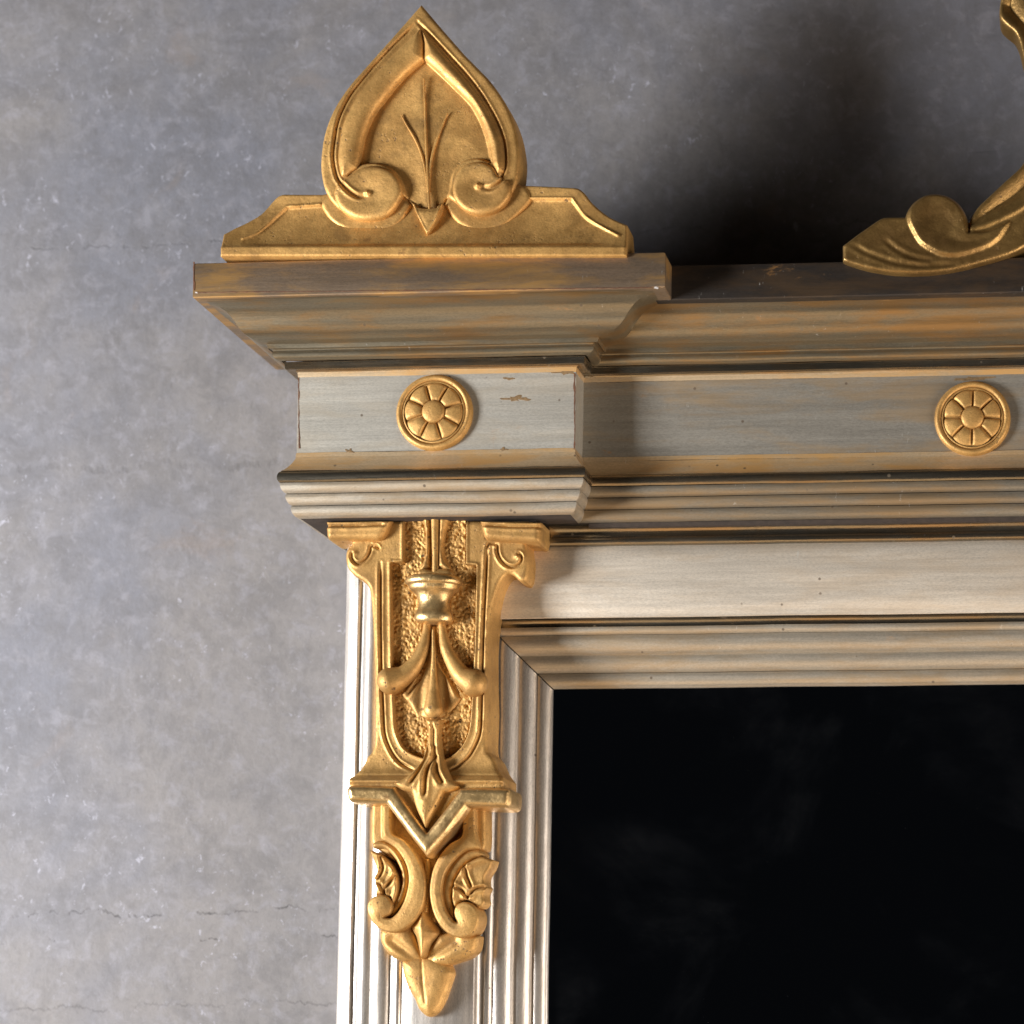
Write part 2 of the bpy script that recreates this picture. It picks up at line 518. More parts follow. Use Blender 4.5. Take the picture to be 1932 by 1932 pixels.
def tube(name, pts, radii, dc, mat, parent, flat=0.8, seg=20, step=3.0, rise=None, label=None):
    """round-ended tapering bar lying on the plane dc; rise lifts its axis along the way"""
    pts = np.array(pts, float)
    c = curve([tuple(p) for p in pts], False, step, False)
    n = len(c)
    k = np.linspace(0, len(pts) - 1, n) if len(pts) > 1 else np.zeros(n)
    # parametrise radii by chord position
    cl = np.concatenate([[0], np.cumsum(np.linalg.norm(np.diff(c, axis=0), axis=1))])
    kp = [cl[np.argmin(((c - p) ** 2).sum(1))] for p in pts]
    r = np.interp(cl, kp, radii)
    rz = np.interp(cl, kp, rise) if rise is not None else np.zeros(n)
    tg = np.gradient(c, axis=0); tg /= np.linalg.norm(tg, axis=1)[:, None]
    rings = []
    def ring(p, t, rr, z):
        nn = np.array([-t[1], t[0]])
        ph = np.arange(seg) / seg * 2 * np.pi
        xy = p[None] + nn[None] * (rr * np.cos(ph))[:, None]
        return xy, z + rr * flat * np.sin(ph)
    for a in np.linspace(0.05, 1, 6)[:-1]:
        s = math.sin(a * math.pi / 2); off = r[0] * math.cos(a * math.pi / 2)
        rings.append(ring(c[0] - tg[0] * off, tg[0], r[0] * s, rz[0]))
    for i in range(n):
        rings.append(ring(c[i], tg[i], r[i], rz[i]))
    for a in np.linspace(1, 0.05, 6)[1:]:
        s = math.sin(a * math.pi / 2); off = r[-1] * math.cos(a * math.pi / 2)
        rings.append(ring(c[-1] + tg[-1] * off, tg[-1], r[-1] * s, rz[-1]))
    xy = np.concatenate([a for a, _ in rings]); dz = np.concatenate([b for _, b in rings])
    X, Z = P(xy[:, 0], xy[:, 1], dc)
    V = np.stack([X, -(dc + dz) * U, Z], 1)
    F = []
    m = len(rings)
    for i in range(m - 1):
        for j in range(seg):
            a, b = i * seg + j, i * seg + (j + 1) % seg
            F.append((a, b, b + seg, a + seg))
    F.append(tuple(range(seg - 1, -1, -1))); F.append(tuple((m - 1) * seg + j for j in range(seg)))
    return build(name, V, F, mat, parent, label=label)


def lathe(name, axis_x, prof, dc, mat, parent, k=0.75, seg=40, lean=0.0):
    """turned piece standing upright: prof = (y, radius) in drawing units"""
    pr = curve(prof, False, 2.0, False)
    ph = np.arange(seg) / seg * 2 * np.pi
    V = []; F = []
    for (y, r) in pr:
        x = axis_x + lean * (y - pr[0, 0]) + r * np.cos(ph)
        X, Z = P(x, np.full(seg, y), dc)
        V.append(np.stack([X, -(dc + r * k * np.sin(ph)) * U, Z], 1))
    m = len(pr)
    for i in range(m - 1):
        for j in range(seg):
            a, b = i * seg + j, i * seg + (j + 1) % seg
            F.append((a, a + seg, b + seg, b))
    F.append(tuple(range(seg))); F.append(tuple((m - 1) * seg + j for j in range(seg - 1, -1, -1)))
    return build(name, np.concatenate(V), F, mat, parent)


def arcpts(a, b, bulge, n=9):
    """points from a to b bowed by bulge to the left of the way"""
    a, b = np.array(a, float), np.array(b, float)
    t = np.linspace(0, 1, n)
    L = b - a
    nn = np.array([-L[1], L[0]]) / max(np.linalg.norm(L), 1e-9)
    prof = np.sqrt(np.maximum(0, 1 - (2 * t - 1) ** 2)) * .55 + (1 - (2 * t - 1) ** 2) * .45
    return a[None] + t[:, None] * L[None] + (bulge * prof)[:, None] * nn[None]


def c1(X, Y, *k): return (386.4 + .32 * X, .32 * Y, *k)
def c4(X, Y, *k): return (587.3 + .256 * X, 950.5 + .256 * Y, *k)
def c5(X, Y, *k): return (618.2 + .24 * X, 1275.1 + .24 * Y, *k)
def c6(X, Y, *k): return (618.2 + .24 * X, 1545.6 + .24 * Y, *k)
def c7(X, Y, *k): return (1468.3 + .28 * X, .28 * Y, *k)
def M(f, L): return [f(*p) for p in L]

# ------------------------------------------------------------------ wall (the setting)
D_WALL = -125
yw = -D_WALL * U
wall = build('wall', [(-3, yw, -1.2), (3, yw, -1.2), (3, yw, 3.4), (-3, yw, 3.4),
                      (-3, yw + .1, -1.2), (3, yw + .1, -1.2), (3, yw + .1, 3.4), (-3, yw + .1, 3.4)],
             [(0, 1, 2, 3), (5, 4, 7, 6), (4, 0, 3, 7), (1, 5, 6, 2), (3, 2, 6, 7), (4, 5, 1, 0)], WALL, None, smooth=False)
wall['kind'] = 'structure'
wall['label'] = 'mottled grey plaster wall behind the mirror'

# ------------------------------------------------------------------ mirror body: glass, rail, stile
XS, ZS = [float(v) for v in P(1043, 1300, 4)]       # the sight corner
# moulding section: name, then (distance from sight edge, height) points in units, read off the rail
def rail_w(y, h): return (float(P(1500, y, h)[1]) - ZS0) / U
ZS0 = float(P(1500, 1301, 4)[1])
SEC = []
def sec(name, *pts): SEC.append((name, pts))
def W(y, h): return (rail_w(y, h), h)
sec('sight_fillet', W(1302, -3), W(1300, 5), *arcpts(W(1299, 7), W(1273, 16), 5), W(1272, 12))
sec('reed', *arcpts(W(1272, 14), W(1238, 30), 7))
sec('reed', *arcpts(W(1238, 30), W(1200, 46), 8))
sec('bead', *arcpts(W(1200, 44), W(1184, 52), 4))
sec('hollow', *arcpts(W(1184, 49), W(1167, 64), -6))
sec('flat_band', W(1167, 64), W(1165, 66.5), *arcpts(W(1162, 67), W(1034, 74), 8, 15), W(1031, 71))
sec('bead', *arcpts(W(1031, 72), W(1014, 76), 5))
sec('hollow', *arcpts(W(1014, 74), W(992, 88), -6), W(980, 90))
SECW0 = SEC[-1][1][-1][0]
FLATR = SEC[5][1][-1][0]
# the stile's outer half
f0 = SEC[5][1][-1][0]
OUT = []
OUT.append(('bead', arcpts((f0, 70), (f0 + 17, 70), 6)))
OUT.append(('hollow', arcpts((f0 + 17, 70), (f0 + 31, 68), -5)))
OUT.append(('reed', arcpts((f0 + 31, 68), (f0 + 66, 60), 7)))
OUT.append(('reed', arcpts((f0 + 66, 60), (f0 + 95, 50), 8)))
OUT.append(('hollow', arcpts((f0 + 95, 48), (f0 + 110, 44), -5)))
OUT.append(('outer_edge', [(f0 + 110, 46), (f0 + 114, 45), (f0 + 124, 41), (f0 + 135, 36), (f0 + 138, 32), (f0 + 139, 24), (f0 + 139, -60), (f0 + 139, -124)]))

rail = group('top_rail')
stile = group('stile')
Xr = float(P(2700, 1300, 0)[0])
Zb = float(P(900, 2600, 0)[1])
G = 1.4    # half the open joint at the mitre
def wavy(name, A, B, mat, parent, vertical):
    """strip between two end rows of points, slightly uneven along its length"""
    A = np.array(A); B = np.array(B)
    m = len(A)
    k = max(2, int(np.linalg.norm(B[0] - A[0]) / U / 13))
    t = np.linspace(0, 1, k + 1)
    V = A[:, None, :] * (1 - t)[None, :, None] + B[:, None, :] * t[None, :, None]
    V = V.reshape(-1, 3)
    al = V[:, 2 if vertical else 0] / U; ac = V[:, 0 if vertical else 2] / U
    w1 = vnoise(np.stack([al, ac * .3], 1) + 900, 190, 3, 2) * 1.2
    w2 = vnoise(np.stack([al, ac * 2.0], 1) + 900, 21, 8, 2) * .32
    V[:, 1] -= (w2) * U
    V[:, 0 if vertical else 2] += (w1 + w2 * .5) * U
    F = []
    for j in range(m - 1):
        for i in range(k):
            a = j * (k + 1) + i
            F.append((a, a + 1, a + k + 2, a + k + 1))
    return build(name, V, F, mat, parent, angle=35)
def strip_rail(name, pts, mat):
    A = [(XS - (w_ - G) * U, -h_ * U, ZS + w_ * U) for (w_, h_) in pts]
    B = [(Xr, -h_ * U, ZS + w_ * U) for (w_, h_) in pts]
    wavy(name, A, B, mat, rail, False)
def strip_stile(name, pts):
    A = [(XS - w_ * U, -h_ * U, ZS + (min(w_, 330) - G) * U) for (w_, h_) in pts]
    B = [(XS - w_ * U, -h_ * U, Zb) for (w_, h_) in pts]
    wavy(name, A, B, SIL_ST, stile, True)
for k_, (nme, pts) in enumerate(SEC):
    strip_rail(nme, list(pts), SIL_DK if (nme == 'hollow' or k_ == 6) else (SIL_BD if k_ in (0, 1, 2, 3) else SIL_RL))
for nme, pts in SEC[:6]:
    strip_stile(nme, list(pts))
for nme, pts in OUT:
    strip_stile(nme, list(pts))

def box(name, x0, x1, d0, d1, z0, z1, mat, parent):
    V = [(x, -d * U, z) for d in (d0, d1) for z in (z0, z1) for x in (x0, x1)]
    return build(name, V, [(0, 1, 3, 2), (4, 6, 7, 5), (0, 4, 5, 1), (2, 3, 7, 6), (0, 2, 6, 4), (1, 5, 7, 3)], mat, parent, smooth=False)

box('glass', XS - 25 * U, Xr, -12, 0, Zb, ZS + 25 * U, GLASS, ROOT)
XOUT = XS - (f0 + 137) * U
ZTOPB = float(P(800, 560, 100)[1])
box('back_board', XOUT, Xr, -124, -14, Zb, ZTOPB, WOOD, ROOT)

# ------------------------------------------------------------------ entablature: corner block and long run
F_BLOCK, F_MAIN = 165.0, 100.0
XL = float(P(562, 780, F_BLOCK)[0]); XR_ = float(P(1085, 780, F_BLOCK)[0])
def zb(y, o): return float(P(820, y, F_BLOCK + o)[1])
def pr(*L): return [(o, zb(y, o)) for (y, o) in L]
def prof_arc(a, b, bulge, n=9):
    A = (a[1], zb(*a) / U); B = (b[1], zb(*b) / U)
    return [(p[0], p[1] * U) for p in arcpts(A, B, bulge, n)]
Z_TOP = zb(486, 147)
SLAB = [(-60, Z_TOP), (144.5, Z_TOP), (146.5, Z_TOP - 1.0 * U), (147.5, Z_TOP - 3 * U)] + pr((550, 147.5), (552.5, 146), (554, 142)) + [(125, zb(554, 142))]
def prc(*L):
    c = curve([(o, zb(y, o) / U) for (y, o) in L], False, 2.0, False)
    return [(p[0], p[1] * U) for p in c]
CROWN = pr((555, 138)) + prc((557, 132), (562, 123), (570, 112), (580, 102), (595, 92.5), (612, 84), (624, 75), (634, 63), (640, 51), (642.5, 47)) + pr((643, 46), (651, 44))
CROWN2 = prof_arc((651, 43), (660, 38), -4, 7) + prof_arc((661, 38), (676, 25), 4, 7)
FILLET = pr((677, 22), (678, 21), (690, 19.5), (691.5, 18), (692, 14), (694, 5), (697, 3))
EDGE1 = pr((695.5, 4.0), (697, 2.2), (705, 1.2), (707, 0.6))
FRIEZE = prof_arc((707, 0.5), (850, 0), 0.5, 9)
EDGE2 = pr((850, 0.6), (852, 1.0), (858, 1.6))
COVE = prof_arc((858, 1), (884, 22), -3, 9)
TORUS = prof_arc((884, 21), (905, 23), 5, 11)
REED1 = prof_arc((906, 22), (927, 13), 3.5, 8)
REED2 = prof_arc((928, 14), (950, 5), 3.5, 8)
REED3 = prof_arc((951, 6), (973, -3), 3.5, 8) + pr((975, -8))
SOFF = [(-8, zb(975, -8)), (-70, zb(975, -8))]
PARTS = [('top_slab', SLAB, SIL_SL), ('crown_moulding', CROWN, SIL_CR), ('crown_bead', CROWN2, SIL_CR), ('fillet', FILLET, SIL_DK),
         ('frieze_edge', EDGE1, SIL_CV), ('frieze_board', FRIEZE, SIL_FR), ('frieze_edge', EDGE2, SIL_CV), ('cove_moulding', COVE, SIL_CV), ('torus', TORUS, SIL_DK), ('reed', REED1, SIL_BD), ('reed', REED2, SIL_BD), ('reed', REED3, SIL_BD), ('soffit', SOFF, WOOD)]  # soffit's dark wood colour stands in for shade in the gap below

def wrap(name, prof, path, mat, parent, wide=0.0):
    """run a section (o = outward, z = height) round a plan path of (x, d) with mitred corners;
    hand-planed, so nothing runs dead straight"""
    path = [np.array(p, float) for p in path]
    n = len(path)
    nor = []
    for i in range(n - 1):
        t = path[i + 1] - path[i]; t /= np.linalg.norm(t)
        nor.append(np.array([-t[1], t[0]]))
    rows = []
    for jj, (o, z) in enumerate(prof):
        cor = []
        for i in range(n):
            if i == 0: m = nor[0]
            elif i == n - 1: m = nor[-1]
            else:
                m = nor[i-1] + nor[i]; m = m / (1 + nor[i-1] @ nor[i])
            p = path[i] + m * o
            if n > 2 and i >= n - 2:
                p[0] += wide * max(0.0, o - 28)
            cor.append(p)
        row = []; s0 = 0.0
        for i in range(n - 1):
            L = np.linalg.norm(path[i + 1] - path[i])
            k = max(2, int(L / 11))
            for q in range(k + (1 if i == n - 2 else 0)):
                t = q / k
                p = cor[i] * (1 - t) + cor[i + 1] * t
                row.append((p[0], p[1], z / U, s0 + L * t, i))
            s0 += L
        rows.append(row)
    R = np.array(rows)
    m, k = R.shape[:2]
    sarr = R[:, :, 3].ravel(); jarr = np.repeat(np.arange(m), k)
    seed = len(name) + n * 7
    w1 = vnoise(np.stack([sarr, R[:, :, 2].ravel() * .25], 1), 170, seed, 2) * 1.3
    w2 = vnoise(np.stack([sarr, jarr * 9.0 + R[:, :, 2].ravel()], 1), 17, seed + 1, 2) * .38
    X = R[:, :, 0].ravel(); Dp = R[:, :, 1].ravel(); Zz = R[:, :, 2].ravel()
    front = np.isin(R[:, :, 4].ravel(), [0] if n == 2 else [1])
    Dp = Dp + np.where(front, w2, 0)
    Zz = Zz + w1 + w2 * .6
    V = np.stack([X * U, -Dp * U, Zz * U], 1)
    F = []
    for j in range(m - 1):
        for i in range(k - 1):
            a = j * k + i
            F.append((a, a + k, a + k + 1, a + 1))
    return build(name, V, F, mat, parent, angle=32)

block = group('corner_block')
run = group('entablature')
pl = [(XL / U, -100), (XL / U, F_BLOCK), (XR_ / U, F_BLOCK), (XR_ / U, F_MAIN - 60)]
pm = [(XR_ / U - 30, F_MAIN), (Xr / U, F_MAIN)]
for nme, prof, mt in PARTS:
    wrap(nme, prof, pl, mt, block, 0.40)
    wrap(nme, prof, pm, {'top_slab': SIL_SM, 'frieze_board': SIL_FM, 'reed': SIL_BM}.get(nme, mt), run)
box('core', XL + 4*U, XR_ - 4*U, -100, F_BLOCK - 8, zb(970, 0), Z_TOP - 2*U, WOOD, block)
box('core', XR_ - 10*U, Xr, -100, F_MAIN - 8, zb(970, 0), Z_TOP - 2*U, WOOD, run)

# ------------------------------------------------------------------ rosettes
def rosette(cx, cy, R, dpl, turn):
    g = group('rosette')
    ox, oz = [float(v) for v in P(cx, cy, dpl)]
    g.location = Vector((ox, -dpl * U, oz)) - Vector(ROOT.location)
    g.matrix_parent_inverse = Matrix.Identity(4)
    g.rotation_euler = (0, math.radians(turn), 0)
    def ringmesh(name, prof, seg=64):
        V = []; F = []
        for (r, h) in prof:
            for j in range(seg):
                a = 2 * math.pi * j / seg
                V.append((r * math.cos(a) * U, -h * U, r * math.sin(a) * U))
        for i in range(len(prof) - 1):
            for j in range(seg):
                a, b = i * seg + j, i * seg + (j + 1) % seg
                F.append((a, b, b + seg, a + seg))
        if prof[-1][0] < 1.5:
            F.append(tuple((len(prof) - 1) * seg + j for j in range(seg)))
        o = build(name, V, F, GOLD, None, angle=50)
        o.parent = g
        return o
    rim = [(R, -2), (R, 5)] + [(R - 1 - 6 * (1 - math.cos(a)) , 5 + 7 * math.sin(a)) for a in np.linspace(0.2, math.pi - .2, 9)] + [(R - 13, 8.5), (R - 14, 9.5), (R - 16, 9.5), (R - 17.5, 5)]
    ringmesh('rim', rim)
    ringmesh('dish', [(R - 17, 5.5), (R * .5, 7), (R * .2, 8), (.5, 8)])
    hub = [(R * .30, 8), (R * .295, 13)] + [(R * .29 * math.cos(a), 13 + 6 * math.sin(a)) for a in np.linspace(0.15, 1.54, 8)]
    ringmesh('hub', hub)
    # one petal, eight times
    ni, nj = 13, 15
    r0, r1 = R * .28, R - 17.5
    V = []; F = []
    for i in range(ni):
        t = i / (ni - 1)
        r = r0 + (r1 - r0) * t
        ha = math.radians(22.5) - 0.9 / r
        for j in range(nj):
            s = 2 * j / (nj - 1) - 1
            rr = r - (2.5 * s * s if t > .99 else 0)
            h = 7 + 7.5 * (max(0, 1 - abs(s) ** 4.5)) ** .5 * (0.55 + .45 * math.sin(math.pi * min(1, t * 1.08) ** .8)) * (1 if 0 < i < ni - 1 else .45)
            a = s * ha
            V.append((rr * math.sin(a) * U, -h * U, rr * math.cos(a) * U))
    for i in range(ni - 1):
        for j in range(nj - 1):
            a = i * nj + j
            F.append((a, a + nj, a + nj + 1, a + 1))
    p0 = build('petal', V, F, GOLD, None, angle=70)
    p0.parent = g
    p0.rotation_euler = (0, math.radians(22.5), 0)
    for k in range(1, 8):
        p = p0.copy(); COL.objects.link(p); p.parent = g
        p.rotation_euler = (0, math.radians(22.5 + 45 * k), 0)
    return g

rosette(821, 780, 73, F_BLOCK, -17)
r2 = rosette(1835, 791, 71.5, F_MAIN, 1.5)
r2.rotation_euler[0] = math.radians(1.2)

# ------------------------------------------------------------------ finial
DF = 285
fin = group('finial')
yb = 497
base_out = [(430, yb, 1)] + M(c1, [(135, 1405, 1), (200, 1360), (260, 1328), (340, 1272), (395, 1210), (435, 1168), (475, 1153), (700, 1155, 1), (800, 1130, 1)]) + [(900, 300, 1), (985, 352, 1), (1088, 357), (1102, 365), (1120, 387), (1150, 412), (1186, 430, 1), (1189, 470), (1189, yb, 1)]
fl_l = M(c1, [(255, 1438), (330, 1397), (420, 1300), (490, 1229, 1), (690, 1216, 1)])
fl_r = [(1171, 453), (1110, 415), (1081, 377.5, 1), (999, 377.5, 1)]
field_poly = np.array([(p[0], p[1]) for p in fl_l] + [(700, 370), (800, 360), (900, 360), (970, 372)] + [(p[0], p[1]) for p in fl_r[::-1]] + [(1165, 473), (470, 475)])
def h_base(f):
    s = f.poly(field_poly)
    h = 4 * (1 - sstep(s, -3, 5) * sstep(f.x, 452, 520) * (1 - sstep(f.x, 1110, 1172))) + 26 * np.clip((f.y - 385) / 92, 0, 1) ** 1.9
    d1_, _ = f.line(fl_l); d2_, _ = f.line(fl_r)
    h += 3.2 * np.exp(-(np.minimum(d1_, d2_) / 2.4) ** 2)
    h += 3 * sstep(f.y, 476, 481)
    return h + rnd(f.sd, 4, .8)
relief('base_board', base_out, DF, h_base, GOLDF, fin, back=42)

heart = M(c1, [(1290, 50, 1), (1400, 180), (1560, 362), (1690, 494), (1785, 630), (1840, 760), (1866, 900), (1864, 1010), (1845, 1110), (1800, 1190), (1740, 1245), (1650, 1272), (1560, 1262),
               (1485, 1210), (1440, 1180), (1415, 1205, 1), (1385, 1240), (1325, 1250), (1265, 1240), (1222, 1205, 1), (1190, 1175), (1150, 1190), (1085, 1270), (985, 1302), (880, 1290), (790, 1235), (730, 1150), (703, 1040), (703, 930), (725, 800), (775, 670), (850, 550), (950, 430), (1080, 290), (1200, 150)])
inc_l = M(c1, [(1270, 156), (1130, 290), (1000, 430), (880, 580), (810, 720), (783, 850), (776, 960), (800, 1070), (850, 1130), (910, 1165), (960, 1155)])
inc_r = M(c1, [(1270, 156), (1350, 240), (1450, 350), (1560, 470), (1650, 590), (1730, 730), (1775, 850), (1787, 960), (1775, 1040), (1740, 1090), (1690, 1118), (1645, 1112)])
panel = curve(M(c1, [(1295, 355, 1), (1400, 450), (1500, 550), (1580, 632), (1640, 740), (1680, 860), (1700, 980, 1), (1620, 955), (1530, 975), (1475, 1040), (1460, 1130), (1440, 1190, 1), (1325, 1260), (1205, 1190, 1), (1170, 1090), (1120, 1020), (1040, 985), (960, 985), (905, 1005, 1), (925, 900), (948, 800), (1000, 680), (1080, 570), (1180, 450)]), True, 4)
def h_heart(f):
    s = f.poly(panel)
    h = 12 - 9 * sstep(s, -3, 3) + rnd(f.sd, 8, .7)
    h += 4.5 * sstep(s, 4, 70)
    Dv, Tv = f.line(M(c1, [(1290, 520), (1310, 1000), (1325, 1230)]))
    h += 2.0 * np.exp(-(Dv / 14) ** 2) * (s > 0)
    h += f.groove(inc_l, 2.6, 4.5, 1.6) + f.groove(inc_r, 2.6, 4.5, 1.6)
    return h
relief('heart_panel', heart, DF, h_heart, GOLDF, fin, back=42)
def puff(H, r, base=0.0, k=1.0):
    def f_(f):
        t = np.clip(f.sd / r, 0, 1)
        return base + H * np.sqrt(np.maximum(0, 1 - (1 - t) ** 2)) ** k
    return f_
rib_l = M(c1, [(1277, 170, 1), (1140, 300), (1010, 440), (892, 588), (825, 725), (797, 850), (790, 960), (810, 1050), (845, 1050, 1), (870, 1025), (905, 1003, 1), (925, 900), (948, 800), (1000, 680), (1080, 570), (1180, 455), (1293, 358, 1), (1296, 260)])
rib_r = M(c1, [(1277, 170, 1), (1345, 250), (1445, 362), (1550, 480), (1638, 598), (1716, 735), (1762, 850), (1774, 960), (1765, 1020), (1730, 1035, 1), (1700, 980, 1), (1680, 860), (1640, 740), (1580, 632), (1500, 550), (1400, 450), (1297, 358, 1), (1296, 260)])
relief('rib', rib_l, DF + 14, puff(15, 20, 0), GOLDF, fin, back=14)
relief('rib', rib_r, DF + 14, puff(15, 20, 0), GOLDF, fin, back=14)
def h_scroll(path, eye):
    def f_(f):
        h = rnd(f.sd, 11, .8) + f.groove(path, 3.4, 7, 2.0)
        D = np.hypot(f.x - eye[0], f.y - eye[1])
        return h - 5 * np.exp(-(D / 26) ** 2) + 8 * np.exp(-(D / 5) ** 2) 
    return f_
relief('scroll', M(c1, [(842, 1050), (900, 1005), (965, 984), (1040, 987), (1115, 1020), (1160, 1085), (1163, 1160), (1085, 1270), (985, 1302), (880, 1288), (800, 1235), (765, 1150), (785, 1090)]), DF + 16, h_scroll(inc_l, c1(965, 1148)), GOLDF, fin, back=18)
relief('scroll', M(c1, [(1735, 1040), (1700, 985), (1620, 957), (1530, 977), (1478, 1040), (1462, 1130), (1490, 1205), (1560, 1258), (1650, 1270), (1735, 1240), (1795, 1175), (1810, 1110), (1780, 1060)]), DF + 16, h_scroll(inc_r, c1(1615, 1103)), GOLDF, fin, back=18)
relief('lower_lobe', M(c1, [(690, 1215), (750, 1310), (860, 1378), (965, 1394), (1075, 1374), (1165, 1305), (1222, 1212, 1), (1190, 1170), (980, 1100), (760, 1120), (720, 1160)]), DF + 4, lambda f: rnd(f.sd, 9, .8), GOLDF, fin, back=12)
relief('lower_lobe', M(c1, [(1416, 1212, 1), (1480, 1310), (1580, 1370), (1655, 1378), (1760, 1340), (1850, 1270), (1925, 1180), (1880, 1100), (1640, 1080), (1450, 1150)]), DF + 4, lambda f: rnd(f.sd, 9, .8), GOLDF, fin, back=12)
def h_dart(f):
    return 10 + rnd(f.sd, 12, .5) + 2.5 * np.exp(-((f.sd - 2) / 2) ** 2) - 4*np.exp(-((f.y-396)/6)**2)
relief('dart', M(c1, [(1224, 1195, 1), (1262, 1232), (1325, 1240), (1388, 1232), (1417, 1200, 1), (1380, 1310), (1325, 1405, 1), (1275, 1310)]), DF + 6, h_dart, GOLDF, fin, back=14)
for L in ([(1290, 460), (1298, 620), (1308, 900), (1318, 1100), (1325, 1235)], [(1158, 678), (1195, 745), (1240, 820), (1278, 910), (1302, 1010), (1315, 1130)], [(1430, 668), (1400, 745), (1370, 820), (1343, 910), (1328, 1010), (1322, 1130)]):
    tube('vein', M(c1, L), [1.0, 1.9, 2.4, 2.4, 2.3, 1.8][:len(L)], DF + (16.0 if L[0][1] < 500 else 14.6), GOLDF, fin, flat=1.15, seg=10)

# ------------------------------------------------------------------ carved bracket on the stile
DB = 128
br = group('bracket')
body = M(c4, [(250, 128, 1), (300, 285), (262, 345), (255, 405), (272, 475), (330, 540), (400, 585), (432, 640), (445, 760), (455, 900), (463, 1100), (468, 1290)]) + \
    M(c5, [(372, 250), (366, 540), (345, 605, 1), (315, 635), (290, 690), (250, 760), (192, 812, 1), (190, 900, 1), (500, 950), (800, 1250), (1060, 950), (1400, 900, 1), (1402, 812, 1), (1350, 740), (1310, 650), (1265, 600, 1), (1258, 540), (1268, 250)]) + \
    M(c4, [(1303, 1290), (1305, 1000), (1330, 800), (1370, 650), (1410, 560), (1450, 520), (1490, 528), (1535, 570), (1578, 575), (1600, 520), (1606, 400), (1590, 300), (1600, 128, 1)])
recess = curve(M(c4, [(690, 80, 1), (690, 438, 1), (598, 442, 1), (602, 800), (606, 1180)]) + M(c5, [(532, 200), (545, 420), (600, 555), (680, 615), (790, 650), (880, 652), (960, 635), (1050, 560), (1110, 430), (1130, 230)]) +
               M(c4, [(1198, 1190), (1210, 800), (1217, 462, 1), (1140, 455, 1), (1140, 80, 1)]), True, 4)
gl = M(c4, [(516, 440), (516, 800), (520, 1200)]) + M(c5, [(440, 220), (452, 450), (497, 580), (570, 680), (690, 747)])
gr_ = M(c4, [(1302, 330), (1290, 600), (1275, 900), (1265, 1200)]) + M(c5, [(1215, 250), (1202, 460), (1130, 620), (1050, 700), (960, 752)])
vl = M(c4, [(448, 315), (432, 375), (395, 425), (355, 447), (322, 432), (302, 398), (305, 372), (325, 362)])
vr = M(c4, [(1378, 300), (1378, 360), (1400, 415), (1445, 458), (1500, 470), (1545, 440), (1555, 400), (1535, 372), (1515, 385)])
hook_l = M(c4, [(448, 312), (490, 318), (505, 335)])
hook_r = M(c4, [(1302, 325), (1312, 300), (1365, 297)])
y640, y800, y815, y850 = c5(0, 640)[1], c5(0, 800)[1], c5(0, 818)[1], c5(0, 845)[1]
def h_body(f):
    s = f.poly(recess)
    h = -38 * sstep(s, -1.8, 1.8) + rnd(f.sd, 9, .9) - 3
    h += 2.2 * np.exp(-((s + 4) / 2.5) ** 2)
    for g, w_, dp in ((gl, 2.6, 5), (gr_, 2.6, 5), (vl, 2.6, 4.5), (vr, 2.6, 4.5), (hook_l, 2.4, 4), (hook_r, 2.4, 4)):
        h += f.groove(g, w_, dp, 1.8)
    for e in (c4(325, 368), c4(1522, 388)):
        h += 5 * np.exp(-(np.hypot(f.x - e[0], f.y - e[1]) / 4.5) ** 2)
    k = (s < 0)
    t = np.clip((f.y - y640) / (y800 - y640), 0, 1)
    h += np.where(k, 14 * t ** 3.0, 0)
    h += np.where(k, 6 * np.exp(-((f.y - (y815 + 5)) / 4.5) ** 2) - 3 * np.exp(-((f.y - y815 + 6) / 3) ** 2), 0)
    return h
relief('bracket_body', body, DB, h_body, GOLD, br, back=76, cell=1.6)

def h_stip(f):
    n1 = vnoise(f.q, 5.5, 11, 3); n2 = vnoise(f.q * np.array([1, .75]) , 4.2, 5, 2)
    # hand-punched: little craters
    rs = np.random.RandomState(4)
    lo, hi = f.q.min(0), f.q.max(0)
    pts = lo + rs.rand(2600, 2) * (hi - lo)
    amp = rs.rand(2600) * .8 + .3
    h = np.zeros(len(f.q))
    cellsz = 12.0
    gi = np.floor((f.q - lo) / cellsz).astype(int)
    key = gi[:, 0] * 10000 + gi[:, 1]
    order = np.argsort(key, kind='stable'); ks = key[order]
    pi = np.floor((pts - lo) / cellsz).astype(int)
    for p, a, (ix, iy) in zip(pts, amp, pi):
        for dx in (-1, 0, 1):
            for dy in (-1, 0, 1):
                kk = (ix + dx) * 10000 + iy + dy
                s0, s1 = np.searchsorted(ks, kk), np.searchsorted(ks, kk + 1)
                if s1 > s0:
                    id_ = order[s0:s1]
                    D2 = ((f.q[id_] - p) ** 2).sum(1)
                    h[id_] -= a * np.exp(-D2 / 4.0)
    return 2.3 * n1 + 1.3 * n2 + 2.0 * h + 4.0
relief('stippled_ground', [(p[0], p[1], 1) for p in recess], DB - 9, h_stip, GOLDS, br, cell=1.35, back=14, angle=80)

# abacus pieces at the top
relief('abacus', M(c4, [(122, 136, 1), (600, 130, 1), (560, 225), (520, 268), (480, 274), (160, 277), (130, 262), (122, 220)]), DB + 8,
       lambda f: rnd(f.sd, 11, 1.3) + f.groove(M(c4, [(60, 170), (300, 172), (560, 162)]), 3, 6, 1.5), GOLD, br, back=60)
relief('abacus', M(c4, [(1250, 132, 1), (1700, 142, 1), (1702, 240), (1690, 292), (1640, 296), (1330, 276), (1290, 262), (1272, 225)]), DB + 8,
       lambda f: rnd(f.sd, 11, 1.3) + f.groove(M(c4, [(1240, 162), (1500, 178), (1740, 178)]), 3, 6, 1.5), GOLD, br, back=60)

